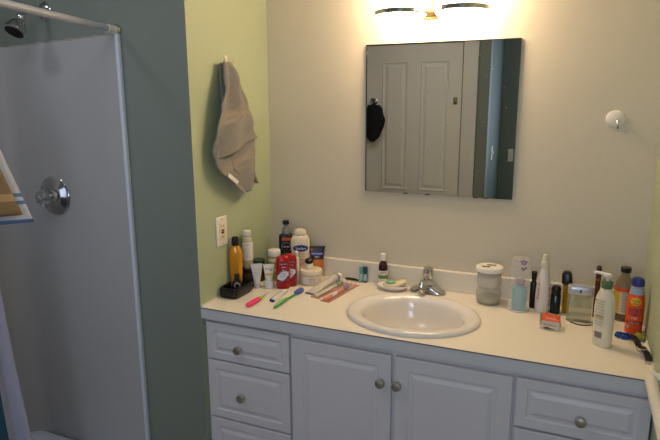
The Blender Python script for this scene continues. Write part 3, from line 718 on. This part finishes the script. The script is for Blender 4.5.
# clear tumbler upside down over blue bottle
t = T('tumbler', 'tall clear plastic tumbler turned upside down over the blue bottle', 'cup', 1.093, -.127)
link('cup', lathe([(.0385, .0), (.0375, .004), (.037, .10), (.0355, .160), (.0335, .172), (.0305, .176), (.0300, .195), (.0275, .1995), (.0, .2)], 44, False, False), mat('thin_clear_plastic', 'ECE8EE', .06, alpha=.24, var=0), t, sharp=60)
for rr, zz in ((.0382, .0018), (.0302, .196), (.0338, .172)): link('rim', tube([(rr*math.cos(q*PI/18), rr*math.sin(q*PI/18), zz) for q in range(37)], .0011, 6), clear_pl2, t)
cs = [(0, .0385, .0385, 2), (.172, .034, .034, 2), (.176, .0305, .0305, 2), (.2, .030, .030, 2)]
for px_, pz_ in ((.002, .192), (.010, .195), (.017, .190), (.005, .184), (.014, .183), (.004, .168), (.011, .165), (.018, .169), (.009, .160)): link('purple_print', patch(cs, px_-.0045, px_+.0045, pz_-.0025, pz_+.003, True, off=.001, nx=8, nz=3), mat('purple_print', '7F559B', .7), t)
s = [(0, .023, .012, 3), (.002, .0265, .0145, 3), (.085, .0265, .0145, 3), (.093, .014, .010, 2.4), (.096, .009, .009, 2)]
t = bottle('travel_bottle', 'pale blue bottle standing inside the clear tumbler', 'bottle', 1.0935, -.127, s, mat('aqua_liquid', '7FB2B6', .3, var=.1))
link('cap', lathe([(.012, .0962), (.016, .104), (.0175, .113), (.014, .122), (.005, .126)], 24), mat('lilac_cap', 'A79AB0', .4), t)
# black bottle behind spray bottle
s = [(0, .011, .011, 2), (.002, .0125, .0125, 2), (.095, .0125, .0125, 2), (.10, .009, .009, 2), (.105, .007, .007, 2)]
t = bottle('mist_bottle', 'slim black bottle between the clear tumbler and white spray bottle', 'bottle', 1.1385, -.083, s, black_pl)
link('cap', lathe([(.0075, .1055), (.008, .107), (.0105, .137), (.009, .139)], 20), black_mt, t)
# white spray bottle
milky = mat('milky_white_plastic', 'DDD8D2', .3)
s = [(0, .022, .022, 2), (.003, .0255, .0255, 2), (.02, .0262, .0262, 2), (.08, .0255, .0255, 2), (.11, .0225, .0225, 2), (.14, .0165, .0165, 2), (.158, .0125, .0125, 2), (.165, .0115, .0115, 2)]
t = bottle('spray_bottle', 'tall white tapered spray bottle with red script lettering', 'bottle', 1.1735, -.107, s, milky, extra=0)
link('cap', lathe([(.0135, .1655), (.0145, .167), (.013, .187), (.010, .19), (.009, .205), (.0075, .213), (.003, .215)], 24), mat('milky_cap', 'D8D6C6', .3), t)
rp_ = mat('red_lettering', 'C2333F', .5)
text_on('print', 'fresh all', s, -.0165, .085, .075, .008, rp_, t, shear=.3, vert=True)
text_on('print', 'day long', s, .0205, .062, .075, .006, rp_, t, shear=.3, vert=True)
# black bottle in front of yellow
s = [(0, .015, .015, 2.4), (.002, .0175, .0175, 2.4), (.068, .0175, .0175, 2.4), (.072, .015, .015, 2.2)]
t = bottle('perfume_bottle', 'short dark navy bottle with rounded cap right of white spray bottle', 'bottle', 1.218, -.108, s, mat('navy_glass', '14202C', .12))
link('cap', lathe([(.0155, .0723), (.0165, .074), (.0165, .094), (.013, .101), (.004, .103)], 28), black_pl, t)
# yellow perfume
s = [(0, .011, .010, 3), (.002, .0125, .0115, 3), (.105, .0125, .0115, 3), (.108, .009, .009, 2)]
t = bottle('perfume_bottle', 'slender amber perfume bottle with angular black cap', 'bottle', 1.2525, -.090, s, mat('amber_perfume', 'C4951C', .08, trans=.5, var=.05, ior=1.2), z=CT)
bm = loft([(.1083, .013, .013, 4), (.112, .0185, .017, 4), (.145, .017, .016, 4), (.155, .011, .011, 4)], 24)
bmesh.ops.rotate(bm, verts=bm.verts[:], cent=(0, 0, .11), matrix=Matrix.Rotation(-.08, 3, 'Y'))
link('cap', bm, black_pl, t)
# green glass flask
t = thing('perfume_flask', 'wide flat green glass perfume flask with silver band on top', 'bottle', (1.297, -.160, CT), .06)
s = [(0, .037, .015, 5), (.003, .0405, .0175, 5), (.097, .0405, .0175, 5), (.1, .039, .016, 5)]
link('bottle', loft(s, 48), mat('green_glass', 'A4AB84', .1, alpha=.38, var=.05), t)
link('silver_band', loft([(.1003, .0405, .0175, 5), (.101, .041, .018, 5), (.126, .041, .018, 5), (.128, .0395, .0165, 5)], 48), mat('pale_silver', 'B9BDC6', .3, metal=.5), t)
text_on('print', 'green tea', s, 0, .078, .038, .005, mat('soft_grey_green_print', '7F8F74', .5), t)
link('top_mark', B(-.003, .003, -.0188, -.018, .108, .118), black_mt, t, smooth=False)
t = thing('necklace_cord', 'thin black curved cord on counter in front of green flask', 'cord', (1.308, -.193, CT))
link('cord', tube([(-.036+.066*q/14, .006-.016*math.sin(PI*q/14)-.004*q/14, .0022) for q in range(15)], .002, 8), black_mt, t)
# brown cigar-like tube
t = T('cigar_tube', 'tall slim brown tube standing behind the pump bottle', 'tube', 1.3515, -.099)
s = [(0, .0075, .0075, 2), (.001, .0085, .0085, 2), (.182, .0085, .0085, 2), (.188, .006, .006, 2), (.19, .003, .003, 2)]
link('tube', loft(s, 24), mat('brown_wood_grain', '4A2412', .35, var=.25, scale=60), t)
link('ring_label', band(s, .135, .146, off=.0005), mat('rust_label', '9A4A22', .5), t)
# pump lotion
s = [(0, .024, .0195, 2.5), (.004, .028, .0225, 2.5), (.05, .029, .023, 2.5), (.12, .0305, .0235, 2.5), (.155, .0285, .0225, 2.4), (.175, .022, .019, 2.2), (.185, .016, .0155, 2), (.188, .0155, .0155, 2)]
t = bottle('pump_bottle', 'large cream lotion pump bottle with green collar at front right', 'bottle', 1.367, -.353, s, mat('lotion_white', 'E2DBC6', .3, var=.03), extra=-.5)
link('collar', lathe([(.0155, .1883), (.0165, .19), (.0165, .209), (.0145, .212)], 28), mat('green_collar', '55704A', .35), t)
pm = link('pump', lathe([(.005, .2123), (.005, .224), (.010, .2245), (.0115, .2255), (.0115, .231), (.009, .2345)], 20), white_pl, t)
link('nozzle', tube([(0, 0, .2295), (-.02, -.002, .2315), (-.036, -.004, .2315), (-.041, -.0045, .2285)], [.006, .0052, .0045, .0042], 12), white_pl, pm)
bp_ = mat('brown_grey_print', '8A8068', .6)
for i in range(9): text_on('print', ('Aveeno daily', 'moisturizing', 'lotion body', 'naturally', 'nourishing', 'relieves dry', 'skin active', 'oat formula', 'fragrance')[i], s, -.005, .150-.0095*i, .034-.003*(i % 3), .005 if i else .007, bp_, t)
link('picture', patch(s, -.016, .012, .094, .106, True), mat('tan_print2', 'C9AE86', .6), t)
bm = bmesh.new()
for i in range(11):
    x0 = -.014+i*.0022; vs = [bm.verts.new(sfront(s, x, z, .001)) for x, z in ((x0, .03), (x0+.0012, .03), (x0+.0012, .05), (x0, .05))]; bm.faces.new(vs)
link('barcode', bm, mat('barcode_ink', '50483E', .6), t, smooth=False)
# brown bottle with label
s = [(0, .028, .028, 2), (.004, .031, .031, 2), (.118, .031, .031, 2), (.14, .026, .026, 2), (.158, .014, .014, 2), (.165, .0135, .0135, 2), (.172, .0135, .0135, 2)]
t = bottle('syrup_bottle', 'clear brown bottle with black cap behind the orange sunscreen', 'bottle', 1.437, -.084, s, mat('smoky_glass', '8C7658', .1, alpha=.55, var=.03))
link('cap', cyl(.017, .1723, .190, .002), black_pl, t)
link('liquid', lathe([(.026, .004), (.0295, .006), (.0295, .045), (.0293, .046)], 36), mat('brown_syrup', '3B1A12', .2), t)
link('label', band(s, .028, .118, -PI*.62, PI*.1), mat('pale_nutrition_label', 'C9BFA8', .6), t)
link('yellow_panel', band(s, .028, .118, -PI*1.1, -PI*.62), mat('yellow_panel', 'C9A82E', .5), t)
link('orange_trim', band(s, .108, .122, -PI*1.1, PI*.1, off=.001), mat('orange_trim', 'C2552A', .5), t)
for i in range(8): text_on('print', ('Nutrition', 'Facts serving', 'calories 10', 'total fat 0g', 'sodium 5mg', 'sugars 2g', 'protein 0g', 'ingredients')[i], s, .008, .103-.009*i, .026, .005, mat('label_ink', '5A5248', .6), t)
# sunscreen
orange = mat('sunscreen_orange', 'E0521E', .3, var=.04)
s = [(0, .0235, .0235, 2), (.003, .0262, .0262, 2), (.108, .0262, .0262, 2), (.130, .0232, .0232, 2), (.150, .0195, .0195, 2), (.163, .0188, .0188, 2)]
t = bottle('sunscreen_can', 'orange sunscreen spray can with blue cap by the right wall', 'sunscreen', 1.4655, -.202, s, orange)
link('cap', lathe([(.0185, .1633), (.020, .165), (.020, .178), (.0165, .188), (.008, .1915)], 32), mat('cobalt_cap', '27377E', .35), t)
link('upper_sleeve', band(s, .136, .1625, off=.0005), mat('pale_blue_sleeve', '9DA9BC', .35), t)
link('logo', patch(s, -.016, .015, .100, .128, True, off=.001), mat('banana_yellow', 'D8B528', .5), t)
text_on('print', 'Banana', s, 0, .117, .022, .006, mat('leaf_ink', '2E5A34', .5), t, off=.0016); text_on('print', 'Boat', s, 0, .108, .015, .005, mat('leaf_ink', '2E5A34', .5), t, off=.0016)
nv = mat('navy_lettering', '2A2F6A', .5)
text_on('print', 'SPORT', s, 0, .084, .040, .013, nv, t, shear=.2, off=.0012)
text_on('print', 'PERFORMANCE', s, 0, .070, .038, .007, nv, t, off=.0012)
text_on('print', '100', s, 0, .058, .016, .007, white_pl, t, off=.0012)
link('stripe', patch(s, -.024, .024, .036, .046), mat('crimson_print', '9E1F1C', .4), t)
text_on('print', 'UVA UVB', s, 0, .041, .03, .005, white_pl, t, off=.0012)
link('square_mark', patch(s, -.021, -.013, .02, .03), mat('light_blue_mark', '6F9CC4', .5), t)
# crumpled small box
t = thing('paper_box', 'small torn white and red paper box on counter before the spray bottle', 'box', (1.2115, -.262, CT), -.10)
bm = bmesh.new()
P = [(-.032, -.022, 0), (.030, -.026, 0), (.032, .024, 0), (-.030, .026, 0), (-.028, -.021, .028), (.031, -.024, .030), (.026, .022, .038), (-.030, .024, .040)]
v = [bm.verts.new(p) for p in P]
for q in ((0, 1, 2, 3), (0, 1, 5, 4), (1, 5, 6, 2), (2, 6, 7, 3), (3, 7, 4, 0)): bm.faces.new([v[i] for i in q])
bmesh.ops.recalc_face_normals(bm, faces=bm.faces[:])
link('carton', bm, mat('torn_white_card', 'D8CFC2', .7, var=.08), t, smooth=False)
bm = bmesh.new(); v = [bm.verts.new(p) for p in ((-.028, -.021, .0285), (.031, -.024, .0305), (.027, .022, .0385), (-.030, .024, .0405), (-.012, .0, .0375), (.012, -.004, .0385))]
for q in ((0, 1, 5, 4), (1, 2, 5), (2, 3, 4, 5), (3, 0, 4)): bm.faces.new([v[i] for i in q])
link('lid_flap', bm, mat('red_orange_card', 'D2552F', .5, var=.1), t, smooth=False)
link('lettering', text_bm('BLADES', .03, .006), white_pl, t, smooth=False, loc=(.002, -.012, .0352), rot=(-PI/2+.35, 0, 0))
link('contents', B(-.020, .020, -.0285, -.018, .003, .016, bev=.003), mat('brown_inside', '6E3A26', .6, var=.3, scale=120), t)
bm = bmesh.new(); v = [bm.verts.new(p) for p in ((-.031, -.024, .0), (-.008, -.03, .012), (.03, -.028, .001), (.03, -.031, .016), (.0, -.035, .019), (-.03, -.029, .017))]
for q in ((0, 1, 4, 5), (1, 2, 3, 4)): bm.faces.new([v[i] for i in q])
o = link('torn_flap', bm, mat('torn_white_card', 'D8CFC2', .7), t, smooth=False)
bm = bmesh.new(); v = [bm.verts.new(p) for p in ((-.032, -.022, .0), (-.036, .0, .044), (-.031, .026, .041), (-.030, .026, 0))]
bm.faces.new(v); link('side_flap', bm, mat('torn_white_card', 'D8CFC2', .7), t, smooth=False)

# ------------------------------------------------------------------ flat things, left front
def along(a, b, z=0):
    d = Vector((b[0]-a[0], b[1]-a[1])); return ((a[0]+b[0])/2, (a[1]+b[1])/2, CT+z), math.atan2(d.y, d.x), d.length
# pink/green interdental brush
loc, ang, L = along((.155, -.497), (.16, -.337))
t = thing('interdental_brush', 'pink and lime interdental brush lying nearest the counter front', 'brush', loc, ang)
h = L/2
def bar(pts, hw, hz, N=16, cz=None):
    """flattened rod along x: pts (x, scale)"""
    bm = bmesh.new()
    return rings(bm, [[(x, hw*k*math.cos(2*PI*j/N), (cz or hz)+hz*k*math.sin(2*PI*j/N)) for j in range(N)] for x, k in pts])
link('handle', bar([(-h, .4), (-h+.004, .8), (-h+.012, 1), (h-.085, 1), (h-.076, .8)], .0125, .008), mat('hot_pink', 'F0407A', .35), t)
link('collar', bar([(h-.0755, .9), (h-.065, 1), (h-.05, .6), (h-.045, .3)], .0105, .007, cz=.008), mat('lime_plastic', '8FE02E', .35), t)
link('wire', tube([(h-.045, 0, .008), (h, 0, .011)], .0012, 8), nickel, t)
# blue and white toothbrush cap
loc, ang, L = along((.213, -.405), (.206, -.285)); h = L/2
t = thing('floss_pick_case', 'white and navy clip lying before the red deodorant sticks', 'clip', loc, ang)
link('case', B(-h, h, -.011, .006, .001, .015, bev=.004), white_pl, t)
link('spine', B(-h-.002, h-.01, .0062, .0125, .0, .011, bev=.0025), mat('navy_plastic', '1E2C7E', .35), t)
link('tip', B(-h-.006, -h-.0005, -.009, .0055, .0, .010, bev=.002), mat('navy_plastic', '1E2C7E', .35), t)
# green toothbrush
loc, ang, L = along((.257, -.470), (.262, -.245)); h = L/2
t = thing('toothbrush', 'green toothbrush with blue head cover lying on the counter', 'toothbrush', loc, ang)
gp = mat('green_plastic', '3FAE3A', .35)
for sgn in (-1, 1):
    link('handle_rail', tube([(-h+.1*q/10*1.25, sgn*.0058*math.sin(PI*min(1, .1+q/10)), .006+.006*math.sin(PI*q/10)) for q in range(11)], .0032, 10), gp, t)
link('grip', tube([(-h+.018, 0, .010), (-h+.06, 0, .0125), (-h+.1, 0, .0095)], .0022, 8), white_pl, t)
link('neck', tube([(-h+.123, 0, .006), (h-.045, 0, .006)], [.0042, .003], 10), gp, t)
link('head_cover', bar([(h-.058, .5), (h-.052, .85), (h-.03, 1), (h-.008, .95), (h, .5)], .0135, .009), mat('periwinkle_cover', '4A63B4', .35, alpha=.93), t)
# clear blister tube / bag
loc, ang, L = along((.307, -.262), (.348, -.045)); h = L/2
t = thing('toothpaste_tube', 'crinkled clear and white tube lying left of the toothbrush packs', 'tube', loc, ang)
bm = bmesh.new(); rs = []
for i in range(13):
    u = i/12; x = -h+(2*h-.03)*u; hw = .022-.004*u; hz = .002+.017*u**.8
    rs.append([(x, hw*math.cos(a)*(1+.06*noise.noise((math.cos(a)*2, u*8, 1))), hz+.001+hz*math.sin(a)*(1+.25*noise.noise((math.cos(a)*3, u*9, 3))) if math.sin(a) > 0 else hz+.0002+hz*math.sin(a)*.98, ) for a in [2*PI*j/28 for j in range(28)]])
link('tube', rings(bm, rs), mat('crinkled_clear_film', 'E2DCD2', .2, alpha=.7, var=.15, scale=70), t, sharp=30)
link('shoulder', bar([(h-.0295, 1), (h-.024, .75), (h-.022, .6)], .018, .0175, cz=.019), white_pl, t)
link('cap', bar([(h-.0215, .9), (h-.019, 1), (h-.001, .95), (h, .8)], .0145, .0145, cz=.018), white_pl, t)
link('stripe', bar([(h-.041, 1.04), (h-.036, 1.03)], .0195, .0185, cz=.0195), mat('slate_blue_band', '6A7C9C', .4), t)
link('crimp', B(-h-.010, -h, -.021, .021, .001, .0035, bev=.0008), mat('grey_crimp', '4A4E54', .4), t)
# toothbrush blister packs (two)
def pack(label, a, b, edge_m, kind):
    loc, ang, L = along(a, b); h = L/2
    t = thing('toothbrush_pack', label, 'toothbrush pack', loc, ang)
    link('card', B(-h, h, -.019, .019, .0005, .0015), mat('clear_peach_card', 'E0B08C', .4, alpha=.5, var=0), t, smooth=False)
    link('blister', B(-h+.006, h-.006, -.014, .014, .0017, .017, bev=.004), clear_pl, t)
    for sgn in (-1, 1): link('edge', tube([(-h, sgn*.018, .003), (h, sgn*.018, .003)], .0018, 8), edge_m, t)
    return t, h
salmon = mat('salmon_edge', 'D97A62', .4)
t, h = pack('left toothbrush blister pack holding white and lime brush', (.345, -.305), (.388, -.075), salmon, 0)
link('brush_handle', tube([(-h+.01, -.004, .007), (-.02, -.004, .010), (.01, .004, .008), (.04, .0, .009)], [.005, .0055, .0045, .0025], 12), white_pl, t)
link('grip_strip', tube([(-h+.01, .002, .0095), (-.02, .002, .012), (.0, .005, .0115)], .003, 10), mat('lime_grip', 'B8CC3A', .4), t)
link('brush_head', B(.05, .074, -.006, .006, .006, .016, bev=.002), mat('green_bristles', '5EB43C', .5), t)
link('brush_tip', B(.0745, .084, -.006, .006, .006, .015, bev=.002), mat('blue_bristles', '2F5FB0', .5), t)
t, h = pack('right toothbrush blister pack holding orange brush', (.400, -.330), (.432, -.085), salmon, 1)
orb = mat('orange_brush', 'EE6A2C', .35)
link('brush_handle', tube([(-h+.008, 0, .008), (-h+.05, 0, .0095)], [.0075, .0075], 12), orb, t)
link('brush_grip', tube([(-h+.052, 0, .0095), (-h+.09, 0, .0095)], .007, 12), white_pl, t)
link('brush_neck', tube([(-h+.09, 0, .009), (-h+.15, 0, .009)], [.0065, .0035], 12), orb, t)
link('brush_head', B(-h+.155, -h+.185, -.006, .006, .005, .016, bev=.002), mat('blue_bristles2', '4A6FA0', .5), t)
# small dark razor/comb by backsplash
t = thing('razor', 'small dark razor lying behind the toothbrush packs near backsplash', 'razor', (.408, -.040, CT+.0), -.15)
link('handle', tube([(-.04, 0, .006), (0, .0, .008), (.025, 0, .006)], [.0045, .005, .0035], 10), mat('dark_metal', '3A3835', .3, metal=.6), t)
link('head', B(.0255, .034, -.0075, .013, .001, .009, bev=.0015), nickel, t)

# ------------------------------------------------------------------ right front small things
t = thing('hair_tie', 'blue ruffled hair tie lying before the orange sunscreen can', 'hair tie', (1.4335, -.262, CT), 0)
pts = [((.020+.004*math.sin(q*1.9))*math.cos(q*2*PI/26), (.013+.003*math.cos(q*2.7))*math.sin(q*2*PI/26), .0075+.003*math.sin(q*2.2)) for q in range(27)]
link('band', tube(pts, [.0055+.0015*math.sin(q*1.7) for q in range(27)], 10), mat('blue_cloth', '22499E', .9, bump=.8, bscale=120), t)
t = thing('watch', 'black strap wristwatch lying at the right end of the counter', 'watch', (1.468, -.335, CT), 0)
strap = mat('black_leather', '1A1818', .55)
def ribbon(pts, wv, th, m, parent, name):
    bm = bmesh.new(); rs = []
    for i, p in enumerate(pts):
        a = Vector(pts[max(0, i-1)]); b_ = Vector(pts[min(len(pts)-1, i+1)]); d = (b_-a).normalized(); s_ = d.cross(Vector((0, 0, 1))).normalized(); n_ = s_.cross(d)
        p = Vector(p); rs.append([tuple(p+s_*wv/2*x+n_*th/2*z) for x, z in ((-1, -1), (1, -1), (1, 1), (-1, 1))])
    return link(name, rings(bm, rs), m, parent, smooth=False)
ribbon([(-.022+.028*q/10, .085-.09*q/10, .006+.013*math.sin(PI*q/10)) for q in range(11)], .018, .003, strap, t, 'strap')
ribbon([(.016+.008*q/10, -.028-.075*q/10, .006+.009*math.sin(PI*q/10)) for q in range(11)], .018, .003, strap, t, 'strap')
link('case', lathe([(.013, 0), (.0155, .002), (.0155, .008), (.013, .0095)], 28), nickel, t, loc=(.0115, -.017, .001))
link('dial', cyl(.0125, .0098, .0104, .0002), mat('dark_dial', '20242A', .2), t, loc=(.0115, -.017, .001))
link('buckle', B(-.010, .010, -.005, .005, .001, .007, bev=.001), nickel, t, loc=(.022, -.110, 0))
t = thing('soap_lump', 'small olive green lump between sunscreen can and right wall', 'sponge', (1.4800, -.262, CT))
bm = loft([ov(.010, .010, 0), ov(.018, .018, .005), ov(.019, .019, .012), ov(.014, .014, .020), ov(.005, .005, .0235)], 24)
for v in bm.verts: v.co += v.co.normalized()*.002*noise.noise(v.co*90)
link('lump', bm, mat('olive_lump', '8A8A3C', .7, bump=.5), t)
